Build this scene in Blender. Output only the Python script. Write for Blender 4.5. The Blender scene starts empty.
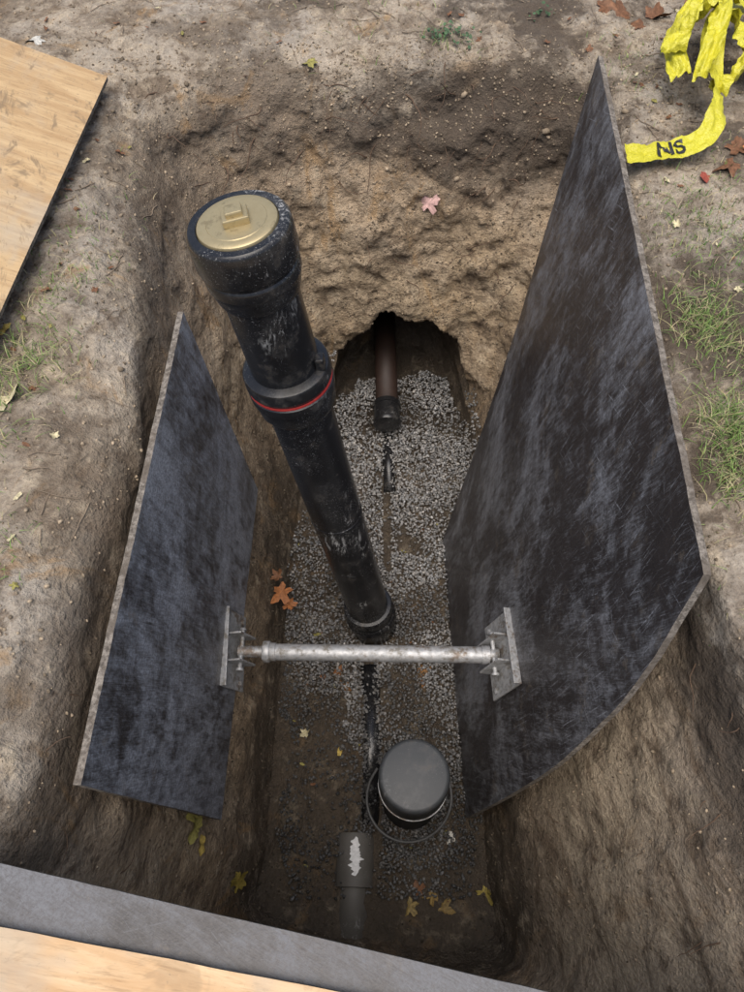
import bpy, math, random
import numpy as np
from mathutils import Vector, noise, Matrix
from mathutils.bvhtree import BVHTree
random.seed(7); rng=np.random.default_rng(7)
S=bpy.context.scene
def link(o,parent=None):
    S.collection.objects.link(o)
    if parent: o.parent=parent
    return o
def empty(name):
    e=bpy.data.objects.new(name,None); e.empty_display_size=.1; return link(e)
# ---------------------------------------------------------------- node helpers
class NT:
    def __init__(s,name):
        s.m=bpy.data.materials.new(name); s.m.use_nodes=True; s.t=s.m.node_tree
        s.b=s.t.nodes['Principled BSDF']; s.co=s.n('ShaderNodeTexCoord')
    def n(s,t): return s.t.nodes.new(t)
    def L(s,a,b): s.t.links.new(a,b)
    def inp(s,sock,v):
        if isinstance(v,bpy.types.NodeSocket): s.L(v,sock)
        elif isinstance(v,(tuple,list)) and len(v)==3 and sock.type=='RGBA': sock.default_value=(*v,1)
        else: sock.default_value=v
    def map(s,src,scale=(1,1,1),rot=(0,0,0),loc=(0,0,0)):
        if rot!=(0,0,0):
            m0=s.n('ShaderNodeMapping'); s.L(src,m0.inputs[0]); m0.inputs['Rotation'].default_value=rot; src=m0.outputs[0]
        m=s.n('ShaderNodeMapping'); s.L(src,m.inputs[0]); m.inputs['Scale'].default_value=scale
        m.inputs['Location'].default_value=loc; return m.outputs[0]
    def noise(s,src,scale,detail=6,rough=.6,dist=0):
        m=s.n('ShaderNodeTexNoise'); s.L(src,m.inputs['Vector']); m.inputs['Scale'].default_value=scale
        m.inputs['Detail'].default_value=min(detail,4.5); m.inputs['Roughness'].default_value=rough; m.inputs['Distortion'].default_value=dist
        return m.outputs[0]
    def voro(s,src,scale,feat='F1'):
        m=s.n('ShaderNodeTexVoronoi'); m.feature=feat; s.L(src,m.inputs['Vector']); m.inputs['Scale'].default_value=scale
        return m.outputs[0]
    def math(s,op,a,b=0.0,c=0.0,clamp=False):
        m=s.n('ShaderNodeMath'); m.operation=op; m.use_clamp=clamp
        s.inp(m.inputs[0],a); s.inp(m.inputs[1],b); s.inp(m.inputs[2],c); return m.outputs[0]
    def rng(s,v,a,b,c=0.,d=1.,smooth=True):
        m=s.n('ShaderNodeMapRange'); m.interpolation_type='SMOOTHSTEP' if smooth else 'LINEAR'
        s.inp(m.inputs[0],v)
        for i,x in enumerate((a,b,c,d)): m.inputs[i+1].default_value=x
        return m.outputs[0]
    def mix(s,f,a,b,mode='MIX'):
        m=s.n('ShaderNodeMix'); m.data_type='RGBA'; m.blend_type=mode; m.clamp_factor=True
        s.inp(m.inputs[0],f); s.inp(m.inputs[6],a); s.inp(m.inputs[7],b); return m.outputs[2]
    def ramp(s,f,stops):
        r=s.n('ShaderNodeValToRGB'); s.L(f,r.inputs[0]); e=r.color_ramp.elements
        while len(e)<len(stops): e.new(.5)
        for k,(p,c) in zip(e,stops): k.position=p; k.color=(*c,1)
        return r.outputs[0]
    def bump(s,h,st=.5,dist=.01,prev=None):
        b=s.n('ShaderNodeBump'); s.L(h,b.inputs['Height']); b.inputs['Strength'].default_value=st
        b.inputs['Distance'].default_value=dist
        if prev: s.L(prev,b.inputs['Normal'])
        return b.outputs[0]
    def out(s,col=None,rough=None,normal=None,metal=None,spec=None):
        if col is not None: s.inp(s.b.inputs['Base Color'],col)
        if rough is not None: s.inp(s.b.inputs['Roughness'],rough)
        if normal is not None: s.L(normal,s.b.inputs['Normal'])
        if metal is not None: s.inp(s.b.inputs['Metallic'],metal)
        if spec is not None: s.b.inputs['Specular IOR Level'].default_value=spec
        return s.m
# ---------------------------------------------------------------- materials
def soil_mat():
    k=NT('soil'); o=k.co.outputs['Object']
    sx=k.n('ShaderNodeSeparateXYZ'); k.L(o,sx.inputs[0]); X,Y,Z=sx.outputs
    n1=k.noise(o,2.6,8,.65,.3); n2=k.noise(o,13,8,.7); n3=k.noise(o,75,8,.75)
    st=k.noise(k.map(o,(2.2,2.2,7),(.25,.12,0)),1.6,8,.7,1.2)
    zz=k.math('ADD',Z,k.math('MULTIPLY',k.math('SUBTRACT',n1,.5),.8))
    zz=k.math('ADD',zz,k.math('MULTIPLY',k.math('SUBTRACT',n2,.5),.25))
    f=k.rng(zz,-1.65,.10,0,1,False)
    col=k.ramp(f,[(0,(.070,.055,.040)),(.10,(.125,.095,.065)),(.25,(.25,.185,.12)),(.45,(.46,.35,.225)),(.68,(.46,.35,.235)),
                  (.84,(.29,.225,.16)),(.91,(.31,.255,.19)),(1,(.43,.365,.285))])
    grey=k.rng(k.noise(o,1.9,6,.65,.6),.42,.60)
    side=k.math('MULTIPLY',k.rng(X,.3,.6),k.rng(Y,1.,.3))
    gf=k.math('MAXIMUM',k.math('MULTIPLY',grey,.45),k.math('MULTIPLY',side,.8))
    col=k.mix(gf,col,k.mix(1,col,(.84,.92,1.06),'MULTIPLY'))
    col=k.mix(k.math('MULTIPLY',k.rng(st,.50,.66),.7),col,(.14,.10,.065))
    col=k.mix(k.rng(n2,.53,.70,0,.65),col,(.52,.43,.31))
    col=k.mix(k.rng(n2,.48,.32,0,.75),col,(.13,.095,.066))
    oc=k.rng(k.noise(k.map(o,(1,1,.45)),5.5,7,.7,1.0),.55,.68,0,.6)
    col=k.mix(k.math('MULTIPLY',oc,k.rng(X,.6,.2,.3,1)),col,(.34,.21,.095))
    # damp brown blotches on the trodden ground
    bl=k.math('MULTIPLY',k.rng(k.noise(o,4.2,8,.75,.5),.50,.62),k.rng(Z,-.35,-.1))
    col=k.mix(k.math('MULTIPLY',bl,.55),col,(.17,.135,.10))
    col=k.mix(k.rng(n3,.48,.66,0,.5),col,k.mix(1,col,(1.5,1.5,1.5),'MULTIPLY'))
    col=k.mix(k.rng(n3,.46,.32,0,.6),col,k.mix(1,col,(.50,.47,.43),'MULTIPLY'))
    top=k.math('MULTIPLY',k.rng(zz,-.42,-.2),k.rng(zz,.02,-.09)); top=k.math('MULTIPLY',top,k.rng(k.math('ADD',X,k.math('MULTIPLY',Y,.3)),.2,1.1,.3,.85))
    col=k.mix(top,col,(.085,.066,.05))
    wet_and_shade=k.rng(zz,-1.2,-1.5)
    cave_shade=k.math('MULTIPLY',k.rng(Y,2.26,2.36),k.rng(Z,-.8,-1.05))  # shade inside the shallow recess, painted into the soil colour by position
    wet_and_shade=k.math('MAXIMUM',wet_and_shade,cave_shade)  # wet pit bottom joined with the painted recess shade
    col=k.mix(k.math('MULTIPLY',wet_and_shade,.65),col,(.056,.045,.034))
    h=k.math('ADD',k.math('MULTIPLY',n2,1.0),k.math('MULTIPLY',n3,.40))
    h=k.math('ADD',h,k.math('MULTIPLY',st,.2))
    nb=k.bump(h,1.,.028)
    return k.out(col,k.math('SUBTRACT',.95,k.math('MULTIPLY',wet_and_shade,.5)),nb,spec=.3)
def film_mat(name,dust,warm=0.,rot=.35,tone=1.):
    k=NT(name); uv=k.co.outputs['UV']
    a=k.noise(uv,2.2,5,.7,.6)
    b=k.noise(k.map(uv,(34,7,1),(0,0,rot)),1.0,9,.8,.5)
    c=k.noise(k.map(uv,(260,6,1),(0,0,rot-.25)),1.0,3,.65,.2)
    c2=k.noise(k.map(uv,(220,5,1),(0,0,rot+.8),(3,7,0)),1.0,3,.65,.2)
    c3=k.noise(k.map(uv,(380,14,1),(0,0,rot+.1),(8,2,0)),1.0,3,.65,.1)
    e=k.noise(k.map(uv,(6,210,1),(0,0,.25),(1,2,0)),1.0,3,.6,.3)
    d=k.noise(uv,120,8,.85,.3)
    d2=k.noise(uv,24,8,.8,.5)
    m=k.math('ADD',k.math('MULTIPLY',b,.40),k.math('MULTIPLY',d2,.35))
    m=k.math('ADD',m,k.math('MULTIPLY',c3,.25))
    m=k.math('ADD',m,k.math('MULTIPLY',k.math('SUBTRACT',a,.5),.8))
    m1=k.rng(m,.46-dust*.16,.72-dust*.10,0,1)
    m1=k.math('MULTIPLY',m1,k.rng(d,.34,.60,.35,1))
    ga=k.rng(a,.35,.62,.35,1)
    scr=k.math('MAXIMUM',k.rng(c,.60,.67,0,.85),k.math('MAXIMUM',k.rng(c2,.63,.69,0,.75),k.rng(e,.64,.70,0,.6)))
    scr=k.math('MAXIMUM',scr,k.math('MULTIPLY',k.rng(c3,.60,.68),.7))
    scr=k.math('MULTIPLY',k.math('MULTIPLY',scr,k.rng(d,.40,.58,.15,1)),ga)
    ms=k.math('MAXIMUM',k.math('MULTIPLY',m1,.42+dust*.5),scr)
    base=k.mix(k.noise(uv,7,6,.7),(.012,.011,.012),(.052,.044,.043))
    mud=k.rng(k.noise(k.map(uv,(1,1,1),(0,0,0),(5,3,0)),6,8,.75),.56,.68,0,.55)
    base=k.mix(mud,base,(.11,.09,.07))
    col=k.mix(ms,base,((.46+warm)*tone,(.48+warm*.6)*tone,.52*tone))
    mud2=k.rng(k.noise(k.map(uv,(1,1,1),(0,0,0),(9,1,0)),9,8,.8),.60,.70,0,.5)
    col=k.mix(mud2,col,(.16,.13,.10))
    nb=k.bump(k.math('ADD',d,k.math('MULTIPLY',b,.5)),.25,.004)
    return k.out(col,k.rng(ms,0,1,.36,.75),nb,spec=.5)
def wood_mat(name,c1,c2,axis=0,fleck=.5):
    k=NT(name); o=k.co.outputs['UV']
    sc=(1.2,12,1) if axis==0 else (12,1.2,1)
    g=k.noise(k.map(o,sc),1.2,8,.65,1.8)
    w=k.noise(k.map(o,tuple(x*7 for x in sc)),1.5,5,.7)
    p=k.noise(o,2.3,7,.7,.4)
    col=k.mix(k.rng(g,.3,.7),c1,c2); col=k.mix(k.rng(w,.5,.7,0,.55),col,tuple(x*.6 for x in c1))
    col=k.mix(k.rng(p,.46,.64,0,.55),col,(.42,.37,.29))
    st=k.rng(k.noise(k.map(o,(2,3,1),(0,0,.5),(3,1,0)),2.5,9,.8,.8),.54,.64,0,fleck)
    col=k.mix(st,col,(.22,.155,.09))
    ft=k.rng(k.noise(o,90,6,.8),.60,.68,0,fleck)
    col=k.mix(ft,col,(.13,.10,.07))
    return k.out(col,.72,k.bump(w,.3,.003))
def ply_edge():
    k=NT('plywood_edge'); o=k.co.outputs['Object']
    n=k.noise(o,75,8,.75); n2=k.noise(o,12,5,.7)
    col=k.mix(k.rng(n,.35,.65),(.08,.068,.055),(.27,.24,.205)); col=k.mix(k.rng(n2,.46,.6,0,.7),col,(.11,.09,.07))
    return k.out(col,.9,k.bump(n,.8,.004))
def plastic_mat(name,base,spatter=.5,dusty=.3,rough=.32,ax=(30,30,7)):
    k=NT(name); o=k.co.outputs['Object']
    a=k.noise(o,5,5,.6); b=k.noise(o,230,8,.8,.3); c=k.noise(k.map(o,ax,(.13,.0,0)),1.6,8,.82,.6)
    m=k.math('MULTIPLY',k.rng(b,.60,.66),k.rng(a,.44,.60)) 
    m2=k.math('MULTIPLY',k.rng(c,.52,.66),k.rng(k.noise(o,4.6,4,.7,.2),.50,.66))
    f=k.math('MAXIMUM',k.math('MULTIPLY',m,spatter),k.math('MULTIPLY',m2,dusty))
    col=k.mix(f,base,(.52,.52,.51))
    haze=k.rng(k.noise(o,9,8,.75),.45,.70,0,.10)
    col=k.mix(haze,col,(.30,.29,.28))
    mud=k.rng(k.noise(o,18,8,.75),.56,.70,0,.5)
    col=k.mix(mud,col,(.075,.064,.052))
    return k.out(col,k.rng(f,0,1,rough,.85),k.bump(b,.12,.003))
def galv_mat():
    k=NT('galvanized_steel'); o=k.co.outputs['Object']
    v=k.voro(o,70); n=k.noise(o,30,8,.75); n2=k.noise(o,9,6,.75)
    col=k.mix(v,(.32,.33,.34),(.50,.50,.50)); col=k.mix(k.rng(n,.48,.66,0,.85),col,(.20,.18,.15))
    col=k.mix(k.rng(n2,.54,.64,0,.75),col,(.15,.10,.06))
    return k.out(col,k.rng(n,.2,.8,.4,.75),k.bump(n,.3,.003),metal=.5)
def brass_mat():
    k=NT('brass'); o=k.co.outputs['Object']
    n=k.noise(o,30,8,.75); n2=k.noise(k.map(o,(300,8,300),(0,0,.4)),1,4,.6)
    col=k.mix(n,(.38,.30,.16),(.54,.46,.28)); col=k.mix(k.rng(n,.52,.66,0,.6),col,(.22,.17,.09))
    return k.out(col,.42,k.bump(n2,.15,.002),metal=.6)
def simple(name,c,rough=.7,var=.25,scale=30,metal=0.):
    k=NT(name); o=k.co.outputs['Object']; n=k.noise(o,scale,8,.7)
    col=k.mix(n,tuple(x*(1-var) for x in c),tuple(min(1,x*(1+var)) for x in c))
    return k.out(col,rough,k.bump(n,.3,.004),metal=metal)
def attr_mat(name,rough=.8,var=.25,scale=120,trans=0.,spec=.3):
    k=NT(name); a=k.n('ShaderNodeAttribute'); a.attribute_name='Col'
    n=k.noise(k.co.outputs['Object'],scale,3,.7)
    v=k.rng(n,.3,.7,1-var,1+var,False); cc=k.n('ShaderNodeCombineXYZ')
    for i in range(3): k.L(v,cc.inputs[i])
    col=k.mix(1,a.outputs[0],cc.outputs[0],'MULTIPLY')
    return k.out(col,rough,None,spec=spec)
M_soil=soil_mat(); M_edge=ply_edge()
M_filmL=film_mat('phenolic_film_dusty',.85,0,.12); M_filmR=film_mat('phenolic_film_scuffed',.20,.0,.40,1.)
M_filmN=film_mat('phenolic_film_worn',.55,.02,1.2,.45)
M_woodA=wood_mat('plywood_face_weathered',(.38,.24,.115),(.55,.39,.21),1,.8)
M_woodB=wood_mat('plywood_face_fresh',(.50,.30,.14),(.68,.48,.28),0,.3)
M_abs=plastic_mat('black_plastic',(.012,.012,.013),.7,.8,.24)
M_cap=plastic_mat('grey_rubber',(.040,.044,.048),.4,.4,.5)
M_galv=galv_mat(); M_brass=brass_mat()
# ---------------------------------------------------------------- mesh helpers
def mesh_obj(name,verts,faces,mats,parent=None,smooth=True,matidx=None,uvs=None,cols=None):
    me=bpy.data.meshes.new(name); me.from_pydata([tuple(v) for v in verts],[],faces)
    for m in mats: me.materials.append(m)
    if matidx is not None: me.polygons.foreach_set('material_index',matidx)
    me.polygons.foreach_set('use_smooth',[smooth]*len(me.polygons))
    if uvs is not None:
        ul=me.uv_layers.new(name='UVMap'); li=np.empty(len(me.loops),dtype=np.int32); me.loops.foreach_get('vertex_index',li)
        ul.data.foreach_set('uv',np.asarray(uvs,dtype=np.float32)[li].ravel())
    if cols is not None:
        ca=me.color_attributes.new('Col','FLOAT_COLOR','POINT'); ca.data.foreach_set('color',np.asarray(cols,dtype=np.float32).ravel())
    me.update(); return link(bpy.data.objects.new(name,me),parent)
def basis(ax):
    ax=Vector(ax).normalized(); r=Vector((0,0,1)) if abs(ax.z)<.9 else Vector((1,0,0))
    a=ax.cross(r).normalized(); return ax,a,ax.cross(a).normalized()
def lathe(name,origin,axis,profile,mat,parent=None,seg=72,cap0=True,cap1=True,sharp=True):
    ax,a,b=basis(axis); O=Vector(origin); V=[];F=[]
    pr=[]
    for i,p in enumerate(profile):
        pr.append(p)
        if sharp and 0<i<len(profile)-1:
            d1=Vector((p[0]-profile[i-1][0],p[1]-profile[i-1][1])); d2=Vector((profile[i+1][0]-p[0],profile[i+1][1]-p[1]))
            if d1.length>1e-6 and d2.length>1e-6 and d1.angle(d2)>.6: pr.append('dup')
    rings=[]
    for p in pr:
        if p=='dup': p=last; newring=True
        else: newring=False
        rings.append((p,newring)); last=p
    idx=[]
    for (s,r),nr in rings:
        idx.append((len(V),nr))
        for j in range(seg):
            t=2*math.pi*j/seg; V.append(O+ax*s+(a*math.cos(t)+b*math.sin(t))*r)
    for i in range(len(idx)-1):
        if idx[i+1][1]: continue
        p,q=idx[i][0],idx[i+1][0]
        for j in range(seg):
            k=(j+1)%seg; F.append((p+j,p+k,q+k,q+j))
    if cap0: F.append(tuple(range(seg-1,-1,-1)))
    if cap1: F.append(tuple(idx[-1][0]+j for j in range(seg)))
    o=mesh_obj(name,V,F,[mat],parent)
    return o
def box(name,center,size,mat,parent=None,rot=None,bev=.002):
    import bmesh
    bm=bmesh.new(); bmesh.ops.create_cube(bm,size=1); bmesh.ops.scale(bm,vec=size,verts=bm.verts)
    if bev: bmesh.ops.bevel(bm,geom=bm.edges[:],offset=bev,segments=2,affect='EDGES',profile=.6)
    me=bpy.data.meshes.new(name); 
    R=(rot if rot is not None else Matrix.Identity(3)).to_4x4()
    bmesh.ops.transform(bm,matrix=Matrix.Translation(center)@R,verts=bm.verts)
    bm.to_mesh(me); bm.free(); me.materials.append(mat); return link(bpy.data.objects.new(name,me),parent)
# ---------------------------------------------------------------- pit and ground
rim=[(-.72,-.15),(-.75,.25),(-.73,.8),(-.74,1.35),(-.80,1.9),(-.80,2.42),(-.35,2.6),(.1,2.62),(.45,2.62),(.8,2.6),(.80,1.95),(.76,1.2),(.78,.55),(.95,.1),(.9,-.35),(0,-.32)]
LS=[(-.67,-.15),(-.67,.25),(-.645,.8),(-.65,1.42),(-.72,1.9),(-.71,2.35),(-.33,2.53),(.1,2.56),(.45,2.56),(.77,2.52),(.79,1.93),(.75,1.2),(.77,.53),(.88,.1),(.83,-.33),(0,-.3)]
L1=[(-.60,-.15),(-.635,.25),(-.62,.8),(-.625,1.45),(-.64,1.9),(-.60,2.27),(-.3,2.40),(.1,2.43),(.45,2.43),(.74,2.38),(.78,1.9),(.74,1.2),(.74,.5),(.78,.1),(.72,-.3),(0,-.27)]
L2=[(-.52,-.12),(-.555,.2),(-.55,.8),(-.55,1.45),(-.55,1.8),(-.5,2.1),(-.25,2.28),(.1,2.3),(.4,2.28),(.6,2.1),(.64,1.75),(.62,1.2),(.60,.5),(.6,.1),(.55,-.25),(0,-.24)]
L3=[(-.46,-.1),(-.475,.2),(-.46,.8),(-.46,1.4),(-.46,1.75),(-.4,2.05),(-.2,2.2),(.1,2.25),(.4,2.2),(.52,2.0),(.54,1.7),(.52,1.2),(.5,.5),(.5,.1),(.46,-.2),(0,-.2)]
L4=[(-.4,-.05),(-.41,.2),(-.40,.8),(-.38,1.3),(-.36,1.7),(-.28,2.05),(-.15,2.18),(.1,2.22),(.35,2.15),(.46,1.95),(.46,1.65),(.44,1.2),(.44,.5),(.44,.1),(.42,-.15),(0,-.15)]
C=(0.02,1.1)
def scal(l,f): return [((x-C[0])*f+C[0],(y-C[1])*f+C[1]) for x,y in l]
def off(l,d):
    r=[]
    for x,y in l:
        vx,vy=x-C[0],y-C[1]; q=math.hypot(vx,vy); r.append((x+vx/q*d,y+vy/q*d))
    return r
levels=[(off(rim,30),0,6),(off(rim,8),0,10),(off(rim,2.2),.0,50),(off(rim,.9),.0,60),(off(rim,.25),.0,20),(off(rim,.07),-.004,8),(rim,-.03,12),(LS,-.12,34),(L1,-.45,46),(L2,-1.0,26),(L3,-1.3,22),(L4,-1.52,10),(scal(L4,.85),-1.56,22),(scal(L4,.03),-1.57,0)]
NR=860
def crom(p,t):
    n=len(p); i=int(t)%n; f=t-int(t); a,b,c,d=[np.array(p[(i+k)%n]) for k in (-1,0,1,2)]
    return .5*((2*b)+(-a+c)*f+(2*a-5*b+4*c-d)*f*f+(-a+3*b-3*c+d)*f**3)
rings=[np.array([[*crom(l,16*j/NR),z] for j in range(NR)]) for l,z,_ in levels]
rows=[]
for i,(l,z,cnt) in enumerate(levels):
    if cnt==0: rows.append(rings[i]); break
    a=rings[max(i-1,0)]; b=rings[i]; c=rings[i+1]; d=rings[min(i+2,len(rings)-1)]
    for q in range(cnt):
        f=q/cnt
        if i>5: rows.append(.5*((2*b)+(-a+c)*f+(2*a-5*b+4*c-d)*f*f+(-a+3*b-3*c+d)*f**3))
        else: rows.append(b*(1-f)+c*f)
V=np.concatenate(rows); nrow=len(rows)
def sst(a,b,x):
    t=min(1,max(0,(x-a)/(b-a))); return t*t*(3-2*t)
out=np.empty_like(V)
for i in range(len(V)):
    x,y,z=V[i]; p=Vector((x,y,z))
    wy=sst(1.75,2.12,y)
    if wy>0 and z<-.6:
        wob=.05*noise.noise(Vector((x*6,z*6,3)))+.02*noise.noise(Vector((x*20,z*20,3)))
        r2=(abs((x-.135)/(.365+wob)))**2.3+(abs((z+1.62)/(.64+wob)))**2.4
        if r2<1: y+= .50*wy*(1-r2)**.45
    r=Vector((x-C[0],y-C[1])); q=r.length+1e-6; rr=r/q
    depth=sst(.02,-.2,z); lowf=sst(-1.5,-1.3,z)
    back=sst(1.6,2.0,y)
    if q<3:
        ledge=noise.noise(Vector((x*2.5,y*2.5,z*5+noise.noise(p*2.5)*2.5+x*1.5)))
        f1=noise.fractal(p*4.5,.9,2.1,5); f2=noise.fractal(p*16+Vector((7,2,1)),.75,2.1,4); f3=noise.fractal(p*48,.7,2.1,2)
        cl_=max(0,noise.noise(p*9+Vector((3,3,3))))
    else: ledge=f1=f2=f3=cl_=0
    amp=.4+.6*back
    if x<-.4 and y<1.5: amp=.45 if z>-1.0 else .8
    if y<.45 and x>.3: amp=.7
    if x<-.35 and y<.2: amp=.7
    d=depth*lowf*(f1*.034*amp+ledge*.030*back+f2*.013*(.5+.3*back)+f3*.006*(.4+.3*back)-cl_*.035*amp)
    x+=rr.x*d; y+=rr.y*d
    g=sst(-.2,0,z); near=sst(6,2,q)
    z+=g*(.018*f1+.010*f2+.004*f3+.03*noise.noise(Vector((x*1.3,y*1.3,0)))*near)*sst(-.3,.3,y) + (1-g)*(.012*f2+.006*f3)*(.5+.3*back)
    if z<-1.4: z+=.012*f2+.01*f1
    out[i]=(x,y,z)
F=[]
for i in range(nrow-1):
    for j in range(NR):
        k=(j+1)%NR; F.append((i*NR+j,i*NR+k,(i+1)*NR+k,(i+1)*NR+j))
F.append(tuple((nrow-1)*NR+j for j in range(NR)))
verts=[tuple(v) for v in out]
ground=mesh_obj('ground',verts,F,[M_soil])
bvh=BVHTree.FromPolygons(verts,F)
def drop(x,y,z0=1.0):
    h=bvh.ray_cast(Vector((x,y,z0)),Vector((0,0,-1)))
    return (h[0],h[1] if h[1].z>0 else -h[1]) if h[0] else (Vector((x,y,0)),Vector((0,0,1)))
# ---------------------------------------------------------------- stones
ph=(1+5**.5)/2
ico=np.array([(-1,ph,0),(1,ph,0),(-1,-ph,0),(1,-ph,0),(0,-1,ph),(0,1,ph),(0,-1,-ph),(0,1,-ph),(ph,0,-1),(ph,0,1),(-ph,0,-1),(-ph,0,1)])/1.9
icf=np.array([(0,11,5),(0,5,1),(0,1,7),(0,7,10),(0,10,11),(1,5,9),(5,11,4),(11,10,2),(10,7,6),(7,1,8),(3,9,4),(3,4,2),(3,2,6),(3,6,8),(3,8,9),(4,9,5),(2,4,11),(6,2,10),(8,6,7),(9,8,1)])
def stones(name,pos,size,cols,mat,flat=.75):
    n=len(pos); pos=np.asarray(pos); size=np.asarray(size)
    v=np.repeat(ico[None],n,0)*(1+rng.uniform(-.28,.28,(n,12,1)))
    v=v*np.stack([rng.uniform(.7,1.25,n),rng.uniform(.6,1.0,n),rng.uniform(.45,.9,n)],1)[:,None,:]
    q=rng.normal(size=(n,4)); q/=np.linalg.norm(q,axis=1)[:,None]; w,x,y,z=q.T
    R=np.stack([1-2*(y*y+z*z),2*(x*y-z*w),2*(x*z+y*w),2*(x*y+z*w),1-2*(x*x+z*z),2*(y*z-x*w),2*(x*z-y*w),2*(y*z+x*w),1-2*(x*x+y*y)],1).reshape(n,3,3)
    v=np.einsum('nij,nkj->nki',R,v)*size[:,None,None]+pos[:,None,:]
    f=(icf[None]+(np.arange(n)*12)[:,None,None]).reshape(-1,3)
    c=np.repeat(np.concatenate([np.asarray(cols),np.ones((n,1))],1)[:,None,:],12,1).reshape(-1,4)
    me=bpy.data.meshes.new(name); me.vertices.add(n*12); me.vertices.foreach_set('co',v.astype(np.float32).ravel())
    me.loops.add(len(f)*3); me.loops.foreach_set('vertex_index',f.astype(np.int32).ravel())
    me.polygons.add(len(f)); me.polygons.foreach_set('loop_start',(np.arange(len(f))*3).astype(np.int32))
    me.update(calc_edges=True); me.materials.append(mat)
    ca=me.color_attributes.new('Col','FLOAT_COLOR','POINT'); ca.data.foreach_set('color',c.astype(np.float32).ravel())
    me.validate(); return link(bpy.data.objects.new(name,me))
M_grav=attr_mat('crushed_stone',.45,.3,150)
pos=[];sz=[];cl=[]
def lerpt(t,y): 
    for (y0,a),(y1,b) in zip(t,t[1:]):
        if y0<=y<=y1: return a+(b-a)*(y-y0)/(y1-y0)
    return t[0][1] if y<t[0][0] else t[-1][1]
LB=[(0,-.30),(.2,-.36),(.9,-.37),(1.3,-.36),(1.7,-.33),(2.1,-.26),(2.5,-.2)]
RB=[(0,.36),(.3,.42),(1.2,.42),(1.7,.50),(2.2,.49),(2.5,.42)]
n=0
while n<31000:
    y=random.uniform(.0,2.47); x=random.uniform(-.4,.52)
    nn=noise.noise(Vector((x*5,y*5,1)))*.06
    if not(lerpt(LB,y)+nn<x<lerpt(RB,y)+nn*.5): continue
    n+=1
    if y>2.38+nn: continue
    dens=1.; mud=0
    e=((x+.20)/.15)**2+((y-.38)/.36)**2
    e+=noise.noise(Vector((x*9,y*9,5)))*.9
    if e<1: dens=.12+.3*max(0,e); mud=.5
    slot=.0+.02*math.sin(y*5) if y<1.3 else .07
    if abs(x-slot)<.018+.012*noise.noise(Vector((0,y*9,0))) and y<1.9: dens=.05
    elif abs(x-slot)<.05 and y<1.3: mud=.35
    if 1.1<y<1.6 and x<-.15: dens=.5
    if 1.38<y<1.62 and x>.12: dens*=max(.05,.6+1.3*noise.noise(Vector((x*8,y*8,2))))
    if y<.1: dens*=.35
    pm=noise.noise(Vector((x*4,y*4,9)))
    if pm>.12: dens*=.6; mud=max(mud,min(.65,pm*1.8))
    if random.random()>dens: continue
    p,_=drop(x,y,-1.1)
    if p.z>-1.2: continue
    rise=.05*sst(1.9,2.3,y)+.02*noise.noise(Vector((x*7,y*7,0)))+.015
    s=random.uniform(.0038,.0085)*(1.3 if random.random()<.10 else 1)
    pos.append((x,y,p.z+rise+random.uniform(-.012,.008))); sz.append(s)
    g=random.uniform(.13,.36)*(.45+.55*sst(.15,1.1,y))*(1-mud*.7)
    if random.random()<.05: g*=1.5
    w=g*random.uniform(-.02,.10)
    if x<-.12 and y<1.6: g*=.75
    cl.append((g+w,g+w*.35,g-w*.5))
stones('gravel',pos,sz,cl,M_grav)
pos=[];sz=[];cl=[]
for i in range(17000):
    m=random.random()
    if m<.5: x=random.uniform(-1.4,1.5);y=random.uniform(-.1,3.1)
    elif m<.8: x=random.uniform(-.6,.72); y=random.uniform(-.15,2.4)
    else: x=random.gauss(.1,.6); y=random.uniform(2.2,2.7)
    p,nm=drop(x,y)
    s=random.choice([.002,.003,.004,.005])*random.uniform(.7,1.4)
    if random.random()<.012: s*=2.3
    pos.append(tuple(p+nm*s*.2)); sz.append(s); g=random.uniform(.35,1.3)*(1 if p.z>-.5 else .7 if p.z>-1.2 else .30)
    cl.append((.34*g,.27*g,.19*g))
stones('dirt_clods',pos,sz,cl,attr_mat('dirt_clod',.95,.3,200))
# ---------------------------------------------------------------- shoring panels
def panel(name,P,un,vn,su,sv,th,mats,parent=None,ragged=.0022):
    g=[[Vector(P(i/un,j/vn)) for j in range(vn+1)] for i in range(un+1)]
    nrm=(g[un//2][vn]-g[un//2][0]).cross(g[un][vn//2]-g[0][vn//2]).normalized()
    if th<0: nrm=-nrm
    t=abs(th); V=[];U=[]
    for i in range(un+1):
        for j in range(vn+1):
            p=g[i][j].copy(); w=noise.noise_vector(p*9)*ragged*.5+noise.noise_vector(p*40)*ragged*.5
            if i in(0,un) or j in(0,vn): p+=w
            V.append(p);U.append((i/un*su,j/vn*sv))
    n=len(V)
    for k in range(n): V.append(V[k]+nrm*t);U.append(U[k])
    id=lambda i,j:i*(vn+1)+j
    F=[];MI=[]
    for i in range(un):
        for j in range(vn):
            q=(id(i,j),id(i+1,j),id(i+1,j+1),id(i,j+1)); F.append(q);MI.append(0); F.append(tuple(n+a for a in reversed(q)));MI.append(2)
    def strip(seq):
        for a,b in zip(seq,seq[1:]):
            k=len(V); V.extend([V[a],V[b],V[n+b],V[n+a]]); U.extend([U[a],U[b],U[b],U[a]]); F.append((k,k+1,k+2,k+3)); MI.append(1)
    strip([id(i,0) for i in range(un+1)]); strip([id(i,vn) for i in range(un+1)]); strip([id(0,j) for j in range(vn+1)]); strip([id(un,j) for j in range(vn+1)])
    return mesh_obj(name,V,F,list(mats),parent,True,MI,U)
def bil(a,b,c,d,u,v):
    return tuple((1-v)*((1-u)*a[k]+u*b[k])+v*((1-u)*d[k]+u*c[k]) for k in range(3))
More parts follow.
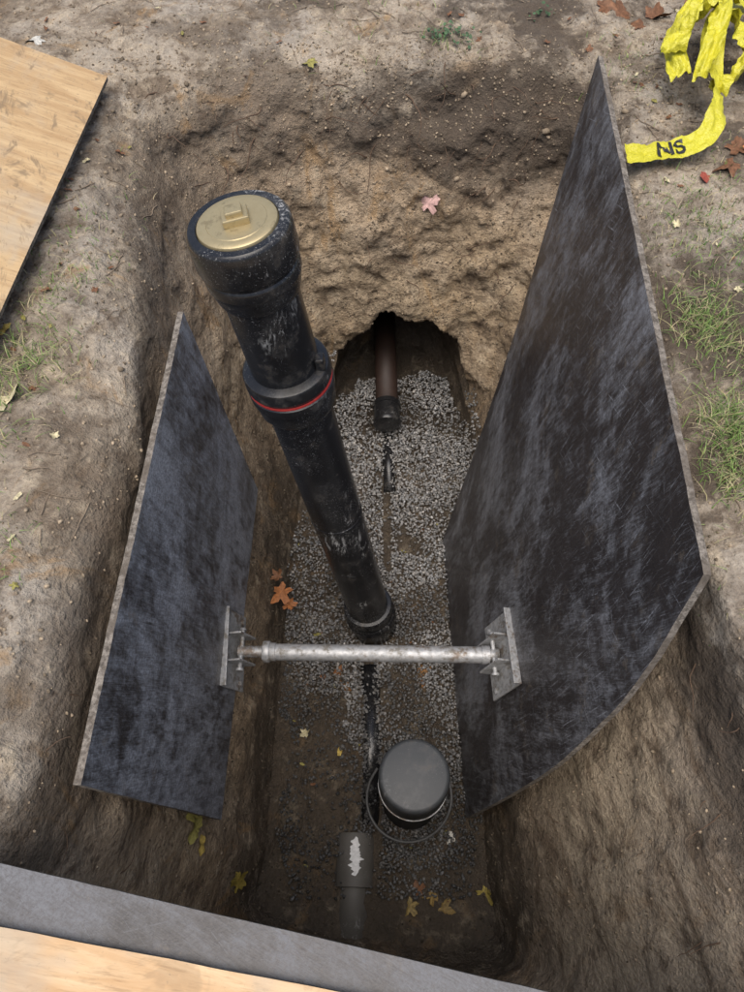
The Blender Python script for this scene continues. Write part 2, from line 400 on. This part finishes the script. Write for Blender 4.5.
lp=panel('shoring_panel',lambda u,v:bil((-.586,.195,-.05),(-.546,1.44,-.05),(-.475,1.437,-1.05),(-.497,.222,-1.05),u,v),80,60,1.24,1.0,.016,(M_filmL,M_edge,M_filmL))
def pl(pts,d):
    for a,b in zip(pts,pts[1:]):
        if a[0]<=d<=b[0]+1e-9:
            f=(d-a[0])/(b[0]-a[0]); return [a[k]+(b[k]-a[k])*f for k in(1,2)]
def smoothpl(pts,d): 
    h=min(.12,d-pts[0][0],pts[-1][0]-d); s=[0,0]
    for o in (-1,-.5,0,.5,1):
        r=pl(pts,d+o*h); s[0]+=r[0]/5;s[1]+=r[1]/5
    return s
Fp=[(1.3,.667,.555),(1.65,.615,.415),(2.15,.535,.325),(2.6,.45,.29),(3.0001,.376,.272)]
Bp=[(1.3,.736,2.34),(2.15,.565,1.90),(2.6,.455,1.67),(3.0001,.345,1.455)]
def PR(u,v):
    d=1.3+1.7*v
    fx,fy=smoothpl(Fp,d); bx,by=smoothpl(Bp,d)
    x=fx+(bx-fx)*u-.045*4*u*(1-u)*math.sin(math.pi*v)
    return (x,fy+(by-fy)*u,1.45-d)
rp=panel('shoring_panel',PR,90,80,1.8,1.75,-.017,(M_filmR,M_edge,M_filmR))
# ---------------------------------------------------------------- boards on the ground
def slab(name,c,z,th,mats,su,sv,n=60,skew=0):
    def P(u,v): 
        p=bil(c[0],c[1],c[2],c[3],u,v); return (p[0],p[1],p[2]+z)
    o=panel(name,P,n,n,su,sv,th,mats,None,.0016); return o
A=(-.88,2.38,0);B=(-.995,1.02,0);Cc=(-1.95,1.25,.16);D=(-1.80,2.72,.13)
slab('plywood_board',(A,B,Cc,D),.05,.014,(M_woodA,M_edge,M_woodA),1.3,1.1)
slab('plywood_board',((-1.3,.185,0),(.95,-.262,0),(.80,-1.1,0),(-1.5,-.7,0)),.046,.018,(M_filmN,M_edge,M_filmN),2.3,.9)
slab('plywood_board',((-1.3,.07,0),(.95,-.285,0),(.78,-1.2,0),(-1.5,-.8,0)),.066,.018,(M_woodB,M_edge,M_woodB),2.3,.9)
# ---------------------------------------------------------------- riser with brass plug
cp=empty('sewer_cleanout_pipe')
T=Vector((-.262,1.145,.50)); Bm=Vector((.01,1.05,-1.56)); ax=(Bm-T).normalized(); Ln=(Bm-T).length
prof=[(.012,.083),(0,.084),(0,.100),(.003,.104),(.008,.1065),(.03,.1075),(.07,.1085),(.078,.107),(.082,.102),(.088,.099),(.092,.099),(.096,.102),(.100,.103),(.118,.103),(.122,.1),(.135,.098),(.155,.094),(.165,.090),(.168,.084),
 (.398,.084),(.40,.095),(.404,.105),(.410,.108),(.436,.109),(.440,.106),(.444,.1045),(.455,.1045),(.458,.108),(.463,.109),(.485,.108),(.490,.103),(.53,.101),(.545,.094),(.55,.084),
 (1.10,.0835),(1.102,.0855),(1.108,.0855),(1.11,.0835),(1.86,.084),(1.862,.097),(1.868,.101),(1.885,.101),(1.890,.097),(1.935,.096),(1.940,.103),(1.948,.106),(1.972,.106),(1.976,.100),(2.02,.099),(Ln,.098)]
lathe('pipe_body',T,ax,prof,M_abs,cp,96,False,True)
lathe('red_band',T,ax,[(.447,.104),(.4472,.1072),(.4525,.1072),(.4527,.104)],simple('red_seal',(.42,.035,.03),.5,.5,25),cp,96,False,False)
lathe('brass_plug',T,ax,[(-.007,.0),(-.007,.060),(-.0055,.0615),(-.0055,.076),(-.003,.0805),(.002,.0825),(.014,.0825)],M_brass,cp,96,False,False)
_,e1,e2=basis(ax); R=Matrix((e1,e2,-ax)).transposed()
if R.determinant()<0: R=Matrix((e2,e1,-ax)).transposed()
Rz=R@Matrix.Rotation(.22,3,'Z')
box('plug_nut',T-ax*.014,(.052,.046,.016),M_brass,cp,Rz,.003)
box('plug_boss',T-ax*.026,(.034,.030,.012),M_brass,cp,Rz,.003)
cpt=T+ax*.40; lug=cpt+Vector((.088,-.02,.02))
box('coupling_lug',lug,(.022,.03,.05),M_abs,cp,R,.005)
# ---------------------------------------------------------------- strut between panels
st=empty('shoring_strut')
a=Vector((-.472,.735,-.93)); b=Vector((.425,.712,-.90)); d=(b-a)
lathe('outer_tube',a+d*.135,d,[(0,.018),(0,.030),(.004,.031),(.025,.031),(.026,.028),(d.length*.80,.028),(d.length*.801,.031),(d.length*.83,.031),(d.length*.831,.026)],M_galv,st,40)
lathe('inner_screw',a+d*.02,d,[(0,.02),(0,.021)]+[(.004*i,.0205 if i%2 else .0175) for i in range(1,28)]+[(.12,.019)],M_galv,st,28,sharp=False)
lathe('screw_collar',a+d*.115,d,[(0,.02),(0,.036),(.004,.038),(.02,.038),(.024,.036),(.024,.02)],M_galv,st,10)
lathe('end_stub',b-d*.05,d,[(0,.022),(d.length*.05,.022)],M_galv,st,28)
def jackplate(c,sgn,tilt,tx):
    Rm=Matrix.Rotation(tilt,3,'Y')@Matrix.Rotation(tx,3,'X')
    box('base_plate',c,(.008,.26,.18),M_galv,st,Rm,.002)
    f=Rm@Vector((-sgn*.028,0,0))
    box('flange',c+f+Rm@Vector((0,.045,0)),(.058,.007,.13),M_galv,st,Rm,.002)
    box('flange',c+f+Rm@Vector((0,-.045,0)),(.058,.007,.13),M_galv,st,Rm,.002)
    box('side_lip',c+Rm@Vector((-sgn*.012,0,.088)),(.024,.26,.006),M_galv,st,Rm,.002)
    lathe('hinge_pin',c+f+Vector((-sgn*.004,-.075,0)),(0,1,0),[(0,.005),(0,.013),(.008,.013),(.008,.0075),(.14,.0075),(.14,.012),(.148,.012)],M_galv,st,20)
    for yy in(-.105,.105):
        for z in(-.06,.06):
            lathe('bolt',c+Rm@Vector((-sgn*.003,yy,z)),Rm@Vector((-sgn,0,0)),[(0,.011),(.007,.011),(.009,.008)],M_galv,st,6)
jackplate(Vector((-.474,.74,-.93)),-1,-.26,.12)
jackplate(Vector((.436,.715,-.90)),1,.34,-.08)
# ---------------------------------------------------------------- small capped pipe, drain pipe, sewer pipe
cap=empty('capped_drain_riser')
o=Vector((.138,.352,-1.02)); dn=Vector((.01,-.012,-.55))
lathe('rubber_cap',o,dn,[(0,0),(0,.102),(.002,.109),(.007,.114),(.016,.117),(.10,.119),(.104,.117),(.19,.118),(.2,.118),(.204,.108),(.55,.108)],M_cap,cap,80,False,True)
lathe('clamp_band',o,dn,[(.165,.117),(.165,.1205),(.172,.1205),(.172,.117)],M_galv,cap,80,False,False)
def tube(name,pts,r,mat,parent=None,seg=8):
    cu=bpy.data.curves.new(name,'CURVE'); cu.dimensions='3D'; sp=cu.splines.new('NURBS'); sp.points.add(len(pts)-1)
    for q,p in zip(sp.points,pts): q.co=(*p[:3],1); q.radius=p[3] if len(p)>3 else 1
    sp.use_endpoint_u=True; sp.order_u=3; cu.bevel_depth=r; cu.bevel_resolution=2; cu.use_fill_caps=True; cu.materials.append(mat)
    return link(bpy.data.objects.new(name,cu),parent)
M_wire=simple('dark_rubber_hose',(.07,.07,.07),.5,.3)
tube('loose_strap',[(.135+.155*math.cos(t),.33+.15*math.sin(t),-1.40+.05*math.sin(t+1)) for t in np.linspace(2.4,6.6,20)],.0055,M_wire,cap)
dp=empty('drain_pipe')
M_rust=simple('rusty_clay',(.030,.016,.011),.6,.5,20)
lathe('pipe_barrel',(.075,2.12,-1.435),(-.01,.75,.02),[(0,.056),(.75,.056)],M_rust,dp,48)
lathe('pipe_coupling',(.075,2.03,-1.44),(-.01,.75,.02),[(0,.050),(0,.066),(.006,.069),(.02,.069),(.022,.064),(.10,.064),(.102,.069),(.125,.069),(.128,.06)],M_abs,dp,48)
lathe('pipe_tail',(.085,1.72,-1.575),(-.01,.75,.02),[(0,.030),(.36,.030)],M_abs,dp,32)
sp=empty('sewer_pipe')
M_dp=plastic_mat('dusty_pipe',(.085,.078,.068),.4,.5,.6,(25,12,25))
lathe('pipe_barrel',(-.075,-.2,-1.60),(.03,1,0),[(0,.062),(.42,.062)],M_dp,sp,48)
lathe('pipe_hub',(-.066,.04,-1.592),(.03,1,0),[(0,.06),(0,.074),(.16,.076),(.18,.07),(.18,.06)],M_dp,sp,48)
V=[];F=[]
for i in range(30):
    for j in range(9):
        u=i/29;w=(j/8-.5)*(.62*(math.sin(math.pi*min(1,u*1.02))**.5+.1))*(1+1.4*noise.noise(Vector((i*.45,j//4*3,0)))); r=.0785 
        V.append((-.062+r*math.sin(w*.7)+.006*noise.noise(Vector((i*.3,j//4*5,2))),.075+u*.13,-1.592+r*math.cos(w*.7)))
for i in range(29):
    for j in range(8): k=i*9+j; F.append((k,k+1,k+10,k+9))
mesh_obj('paint_mark',V,F,[simple('white_paint',(.70,.70,.68),.6,.5,90)],sp)
gp=empty('buried_pipe')
lathe('pipe_barrel',(-.005,.25,-1.60),(.0,1,0),[(0,.05),(.62,.05)],M_abs,gp,40)
# ---------------------------------------------------------------- caution tape
tape=empty('caution_tape')
k=NT('yellow_tape'); nn_=k.noise(k.co.outputs['Object'],12,5,.6)
M_tape=k.out(k.mix(nn_,(.50,.46,.02),(.64,.60,.05)),.35,k.bump(k.noise(k.co.outputs['Object'],45,4,.6),.8,.012)); M_ink=simple('black_ink',(.02,.02,.02),.5)
def ribbon(name,pts,wdirs,width,n=90,fold=.022,text=None,t0=.05):
    pts=[Vector(p) for p in pts]; wd=[Vector(w).normalized() for w in wdirs]
    def cr(l,t):
        i=min(int(t),len(l)-2); f=t-i; a=l[max(i-1,0)];b=l[i];c=l[i+1];d=l[min(i+2,len(l)-1)]
        return .5*((2*b)+(-a+c)*f+(2*a-5*b+4*c-d)*f*f+(-a+3*b-3*c+d)*f**3)
    def P(t,w):
        p=cr(pts,t); q=cr(wd,t).normalized(); tg=(cr(pts,min(t+.05,len(pts)-1.001))-cr(pts,max(t-.05,0))).normalized(); nm=tg.cross(q)
        off=fold*(noise.noise(Vector((t*2.2,w*1.6,len(name))))+.5*noise.noise(Vector((t*7,w*3,4))))
        cx=1-.12*(1+noise.noise(Vector((t*1.7,5,len(name)))))
        return p+q*(w*cx*width/2)+nm*off
    m=12;V=[];F=[]
    for i in range(n+1):
        for j in range(m+1): V.append(P(i/n*(len(pts)-1.001),j/m*2-1))
    for i in range(n):
        for j in range(m): k=i*(m+1)+j; F.append((k,k+1,k+m+2,k+m+1))
    mesh_obj(name,V,F,[M_tape],tape)
    if text:
        L=[0]; N=300
        for i in range(N): L.append(L[-1]+(cr(pts,(i+1)/N*(len(pts)-1.001))-cr(pts,i/N*(len(pts)-1.001))).length)
        cu=bpy.data.curves.new('t','FONT'); cu.body=text; cu.size=width*.95; cu.align_y='CENTER'; cu.offset=.0022
        to=bpy.data.objects.new('t',cu); link(to); dg=bpy.context.evaluated_depsgraph_get()
        me=bpy.data.meshes.new_from_object(to.evaluated_get(dg)); bpy.data.objects.remove(to)
        import bmesh
        bm=bmesh.new(); bm.from_mesh(me); bmesh.ops.triangulate(bm,faces=bm.faces[:])
        bmesh.ops.subdivide_edges(bm,edges=bm.edges[:],cuts=2,use_grid_fill=True)
        for v in bm.verts:
            s=v.co.x+t0; i=max(0,min(N-1,next((q for q in range(N) if L[q+1]>=s),N-1)))
            t=(i+(s-L[i])/max(1e-6,L[i+1]-L[i]))/N*(len(pts)-1.001); w=v.co.y/(width/2)
            p=P(t,w); nm=(P(t+.02,w)-P(t-.02 if t>.02 else t,w)).cross(P(t,w+.1)-P(t,w-.1)).normalized()
            if nm.z<0: nm=-nm
            v.co=p+nm*.0025
        me2=bpy.data.meshes.new('lettering'); bm.to_mesh(me2); bm.free(); me2.materials.append(M_ink); link(bpy.data.objects.new('lettering',me2),tape)
ribbon('tape_end',[(.775,1.985,.06),(.86,2.0,.05),(.95,2.025,.05),(1.03,2.06,.06),(1.08,2.14,.09),(1.10,2.24,.10),(1.105,2.36,.11),(1.13,2.5,.15),(1.22,2.66,.12),(1.42,2.85,.06)],
  [(0,1,.15),(0,1,.1),(-.1,1,.1),(-.3,1,.2),(-1,.5,.6),(-1,.1,1.2),(-1,.4,.2),(-1,.5,-.4),(-1,1,.3),(-.7,1,0)],.085,fold=.012,text='NS',t0=.10)
ribbon('tape_loop',[(.98,2.40,.13),(1.03,2.49,.19),(1.10,2.56,.2),(1.19,2.53,.17),(1.25,2.44,.12),(1.36,2.42,.06),(1.5,2.5,.03)],
  [(1,-.3,.4),(1,-.4,.9),(.4,-1,.4),(-.3,-1,.9),(-1,-.6,0),(0,-1,.3),(.3,-1,.2)],.085,fold=.03)
ribbon('tape_fold',[(1.02,2.62,.05),(1.1,2.70,.12),(1.2,2.74,.15),(1.33,2.70,.12),(1.42,2.60,.12),(1.5,2.66,.05)],
  [(.5,1,.4),(.2,1,0),(0,1,-.9),(.2,1,.3),(.6,.8,.4),(0,1,0)],.085,fold=.03)
ribbon('tape_strand',[(1.05,2.28,.12),(1.10,2.42,.18),(1.16,2.58,.2),(1.24,2.75,.16),(1.27,2.9,.08)],
  [(1,0,.9),(1,-.2,-.2),(.8,-.4,.9),(1,0,.2),(1,.2,0)],.07,fold=.03)
ribbon('tape_twist',[(1.0,2.32,.10),(1.0,2.46,.12),(1.08,2.60,.16),(1.20,2.64,.19),(1.30,2.55,.16),(1.33,2.40,.08)],
  [(1,.3,.2),(.9,-.4,.9),(.5,-.8,-.4),(-.1,-1,.6),(-.9,-.3,.2),(-1,.3,.5)],.08,fold=.03)
ribbon('tape_tail',[(1.12,2.28,.07),(1.20,2.36,.12),(1.33,2.5,.14),(1.45,2.62,.08)],
  [(1,-1,.3),(.8,-1,.9),(.8,-1,-.2),(1,-1,.2)],.07,fold=.03)
# ---------------------------------------------------------------- leaves
LV=[];LF=[];LC=[]
def leaf(x,y,size,col,z=None,lobes=5,rot=None,n_=None):
    if z is None: p,nm=drop(x,y)
    else: p=Vector((x,y,z)); nm=Vector((0,0,1))
    nm=(nm+Vector((random.uniform(-.3,.3),random.uniform(-.3,.3),.3))).normalized()
    _,a,b=basis(nm); rt=random.uniform(0,6.28) if rot is None else rot
    a,b=a*math.cos(rt)+b*math.sin(rt),b*math.cos(rt)-a*math.sin(rt)
    N=40;k0=len(LV); LV.append(p+nm*.006); LC.append((*[c*.8 for c in col],1)); curl=random.uniform(-.7,.9); sd=random.uniform(0,50)
    for ring in (.5,1):
        for i in range(N):
            t=2*math.pi*i/N
            if lobes: r=(.5+.5*abs(math.cos(t*lobes/2))**1.1)*(1-.22*math.cos(t))*(1+.12*math.sin(13*t)+.35*noise.noise(Vector((math.cos(t)*1.5,math.sin(t)*1.5,sd))))
            else: r=.5/math.sqrt((math.cos(t)*.5)**2+(math.sin(t)*1.1)**2)*(1+.1*math.sin(9*t+sd))
            r*=size*ring
            LV.append(p+a*r*math.cos(t)+b*r*math.sin(t)+nm*(.006+curl*(r*math.sin(t))**2/size+.10*size*math.sin(3*t+rt)*ring))
            j=random.uniform(.6,1.15); LC.append((*[c*j for c in col],1))
    for i in range(N):
        q=(i+1)%N; LF.append((k0,k0+1+i,k0+1+q)); LF.append((k0+1+i,k0+1+N+i,k0+1+N+q,k0+1+q))
Ye=(.52,.38,.10);Pa=(.60,.53,.33);Or=(.36,.14,.05);Br=(.19,.09,.045);Pk=(.66,.42,.38);Wh=(.6,.58,.52);Ol=(.30,.27,.08)
for l in [(-.93,1.09,.050,Pa,None,5),(-.99,1.34,.022,Ye,None,0),(.225,2.42,.045,Pk,None,5),(.30,.21,.03,Wh,None,5),(-1.2,2.68,.04,Wh,None,5),
 (1.0,2.83,.06,Br,None,5),(.93,2.9,.06,Br,None,5),(1.06,2.9,.05,Br,None,5),(1.12,2.0,.05,Br,None,5),(1.16,2.08,.045,Br,None,5),(1.02,1.93,.03,(.35,.08,.05),None,0),(1.22,2.05,.05,Or,None,5),(.88,2.92,.05,Br,None,5),
 (-.38,1.13,.046,Or,-1.38,5),(-.35,1.09,.030,Or,-1.42,5),(-.40,1.20,.028,Br,-1.38,5),(-.11,.78,.035,(.20,.10,.04),None,5),(.23,.86,.032,(.24,.12,.04),None,5),(.22,.80,.028,(.27,.13,.05),None,5),(-.14,.84,.03,(.24,.11,.05),None,5),(-.2,.82,.025,Br,None,0),
 (-.27,.59,.024,Pa,None,5),(-.13,.52,.022,Ye,None,0),(.42,.02,.035,(.33,.26,.07),None,5),(.22,.01,.042,(.30,.20,.07),None,5),(.17,.03,.03,Br,None,5),(.26,-.03,.035,(.25,.17,.06),None,5),(.14,-.02,.03,(.28,.2,.07),None,5),
 (-.47,.06,.045,(.30,.23,.05),None,5),(-.56,.24,.035,Ol,None,5),(-.55,.19,.045,Ol,None,0),(-.54,.15,.03,Ye,None,0),(-.22,2.62,.03,Ol,None,5),(-.05,.1,.02,Pa,None,0),(-.24,1.0,.02,Ol,None,0)]:
    leaf(*l[:4],z=l[4],lobes=l[5])
for i in range(130):
    side=random.random()
    x,y=(random.uniform(.85,1.5),random.uniform(.8,3.1)) if side<.5 else (random.uniform(-1.4,1.3),random.uniform(2.66,3.3)) if side<.8 else (random.uniform(-1.0,-.75),random.uniform(.2,2.2))
    leaf(x,y,random.uniform(.006,.017),random.choice([Br,Br,Br,Br,Pa,Ol]),lobes=random.choice([0,0,5]))
for i in range(40): leaf(random.uniform(-.35,.40),random.uniform(-.05,1.6),random.uniform(.005,.013),random.choice([Br,Br,Ol]),lobes=0)
mesh_obj('fallen_leaves',LV,LF,[attr_mat('leaf',.6,.35,90)],None,True,None,None,LC)
# ---------------------------------------------------------------- grass, weeds
def blades(name,spots,green):
    V=[];F=[];Cc=[]
    for (cx,cy,rad,cnt,h) in spots:
        for i in range(cnt):
            x=random.gauss(cx,rad);y=random.gauss(cy,rad*1.2); p,nm=drop(x,y)
            if p.z<-.15: continue
            hh=h*random.uniform(.4,1.2); az=random.uniform(0,6.28); ln=random.uniform(.3,1.6); d=Vector((math.cos(az),math.sin(az),0)); s=d.cross(Vector((0,0,1)))*random.uniform(.0009,.002)
            c=random.choice(green); j=random.uniform(.6,1.3); k0=len(V)
            for q in range(4):
                f=q/3; c0=p+Vector((0,0,1))*hh*f*(1-.45*ln*f*.8)+d*hh*ln*f*f; w=s*(1-f*.9)
                V+= [c0-w,c0+w]; Cc+=[(c[0]*j,c[1]*j,c[2]*j,1)]*2
            for q in range(3): F.append((k0+2*q,k0+2*q+1,k0+2*q+3,k0+2*q+2))
    return mesh_obj(name,V,F,[attr_mat('grass_blade',.6,.2,60)],None,True,None,None,Cc)
G=[(.14,.24,.05),(.19,.28,.08),(.10,.18,.045),(.36,.32,.16),(.42,.36,.22),(.24,.30,.11)]
blades('grass',[(-.90,1.22,.06,380,.035),(-.88,1.5,.07,200,.03),(-.93,1.0,.06,160,.03),(.90,1.36,.05,420,.045),(.88,1.02,.04,420,.045),(.86,.88,.04,320,.04),(.95,1.7,.08,260,.03),(.97,1.2,.10,480,.03),(1.05,1.5,.14,480,.03),
 (.28,2.72,.05,80,.03),(-.1,2.95,.25,140,.03),(.9,2.6,.1,110,.03),(-.85,.7,.06,80,.025),(.92,.7,.09,260,.03),(-.87,1.8,.1,110,.025),(1.0,1.9,.15,300,.025)],G)
V=[];F=[];Cc=[]
for (cx,cy,rad,cnt) in [(.285,2.74,.045,80),(.62,2.86,.03,20),(-.3,3.0,.03,25)]:
    for i in range(cnt):
        x=random.gauss(cx,rad);y=random.gauss(cy,rad*.7); p,_=drop(x,y); p=p+Vector((0,0,random.uniform(.005,.03))); _,a,b=basis((random.uniform(-.5,.5),random.uniform(-.5,.5),1)); r=random.uniform(.004,.010); k0=len(V)
        for q in range(8): t=q*math.pi/4; V.append(p+a*r*math.cos(t)+b*r*.7*math.sin(t)); 
        g=random.uniform(.6,1.3); Cc+=[(.07*g,.125*g,.06*g,1)]*8; F.append(tuple(range(k0,k0+8)))
mesh_obj('weed_plant',V,F,[attr_mat('weed_leaf',.6,.2,60)],None,False,None,None,Cc)
# ---------------------------------------------------------------- roots and twigs
M_root=simple('root_bark',(.11,.07,.045),.9,.6,60)
rt=empty('tree_roots')
def root(start,dirv,L,r,mat=M_root,par=rt):
    p=Vector(start);d=Vector(dirv).normalized();pts=[]
    n=12
    for i in range(n):
        pts.append((p.x,p.y,p.z,1-.75*i/n)); d=(d+Vector((random.uniform(-1,1),random.uniform(-1,1),random.uniform(-1,1)-.1))*.35).normalized(); p=p+d*L/n
    tube('root',pts,r,mat,par)
for i in range(150):
    x=random.uniform(-.7,.72); z=random.uniform(-.8,-.02) if i%3 else random.uniform(-.3,-.02)
    h=bvh.ray_cast(Vector((x,1.5,z)),Vector((random.uniform(-.2,.2),1,0)))
    if h[0]: root(h[0]+Vector((0,.008,0)),(random.uniform(-1,1),-.40,random.uniform(-.5,.3)),random.uniform(.04,.24),random.choice([.0008,.0012,.0018,.0025,.0035]))
for i in range(70):
    y=random.uniform(-.05,.6); z=random.uniform(-1.2,-.05); sg=random.choice([1,-1])
    h=bvh.ray_cast(Vector((0,y,z)),Vector((sg,random.uniform(-.2,.2),0)))
    if h[0]: root(h[0]+Vector((sg*.01,0,0)),(-.3*sg,random.uniform(-1,1),random.uniform(-.6,.3)),random.uniform(.04,.16),random.choice([.0007,.001,.0015,.002]))
tw=empty('twigs'); M_tw=simple('twig_bark',(.22,.17,.12),.9,.5,60)
for i in range(130):
    s=random.random()
    x,y=(random.uniform(.82,1.4),random.uniform(.6,3.)) if s<.4 else (random.uniform(-1.,1.2),random.uniform(2.62,3.1)) if s<.8 else (random.uniform(-.95,-.62),random.uniform(.1,2.3))
    p,_=drop(x,y); az=random.uniform(0,6.28); L=random.uniform(.03,.14); pts=[]
    for q in range(5):
        xx=x+math.cos(az)*L*q/4+random.uniform(-1,1)*L*.06; yy=y+math.sin(az)*L*q/4+random.uniform(-1,1)*L*.06
        g,_=drop(xx,yy); pts.append((xx,yy,g.z+.004,1-.1*q))
    if min(p_[2] for p_ in pts)<-.2: continue
    tube('twig',pts,random.uniform(.0008,.0022),M_tw,tw)
# ---------------------------------------------------------------- light, world, camera
w=bpy.data.worlds.new('World'); S.world=w; w.use_nodes=True; nt=w.node_tree
sk=nt.nodes.new('ShaderNodeTexSky'); sk.sky_type='NISHITA'; sk.sun_disc=False
el,az=math.radians(76),math.radians(200); sk.sun_elevation=el; sk.sun_rotation=az; sk.dust_density=4; sk.ozone_density=.6; sk.air_density=1
bg=nt.nodes['Background']; nt.links.new(sk.outputs[0],bg.inputs[0]); bg.inputs[1].default_value=.15
sl=bpy.data.lights.new('sun','SUN'); sl.energy=2.8; sl.angle=math.radians(60); sl.color=(1,.95,.88)
so=link(bpy.data.objects.new('sun',sl))
dv=Vector((math.sin(az)*math.cos(el),math.cos(az)*math.cos(el),math.sin(el)))
so.rotation_euler=dv.to_track_quat('Z','Y').to_euler(); so.location=(0,0,6)
cd=bpy.data.cameras.new('camera'); cd.sensor_fit='VERTICAL'; cd.sensor_height=24; cd.lens=12/ (496/716); cd.clip_start=.02; cd.clip_end=200
co=link(bpy.data.objects.new('camera',cd)); co.location=(0,0,1.45); co.rotation_euler=(math.radians(29.4),0,0)
S.camera=co
S.view_settings.view_transform='Standard'; S.view_settings.look='None'; S.view_settings.exposure=0
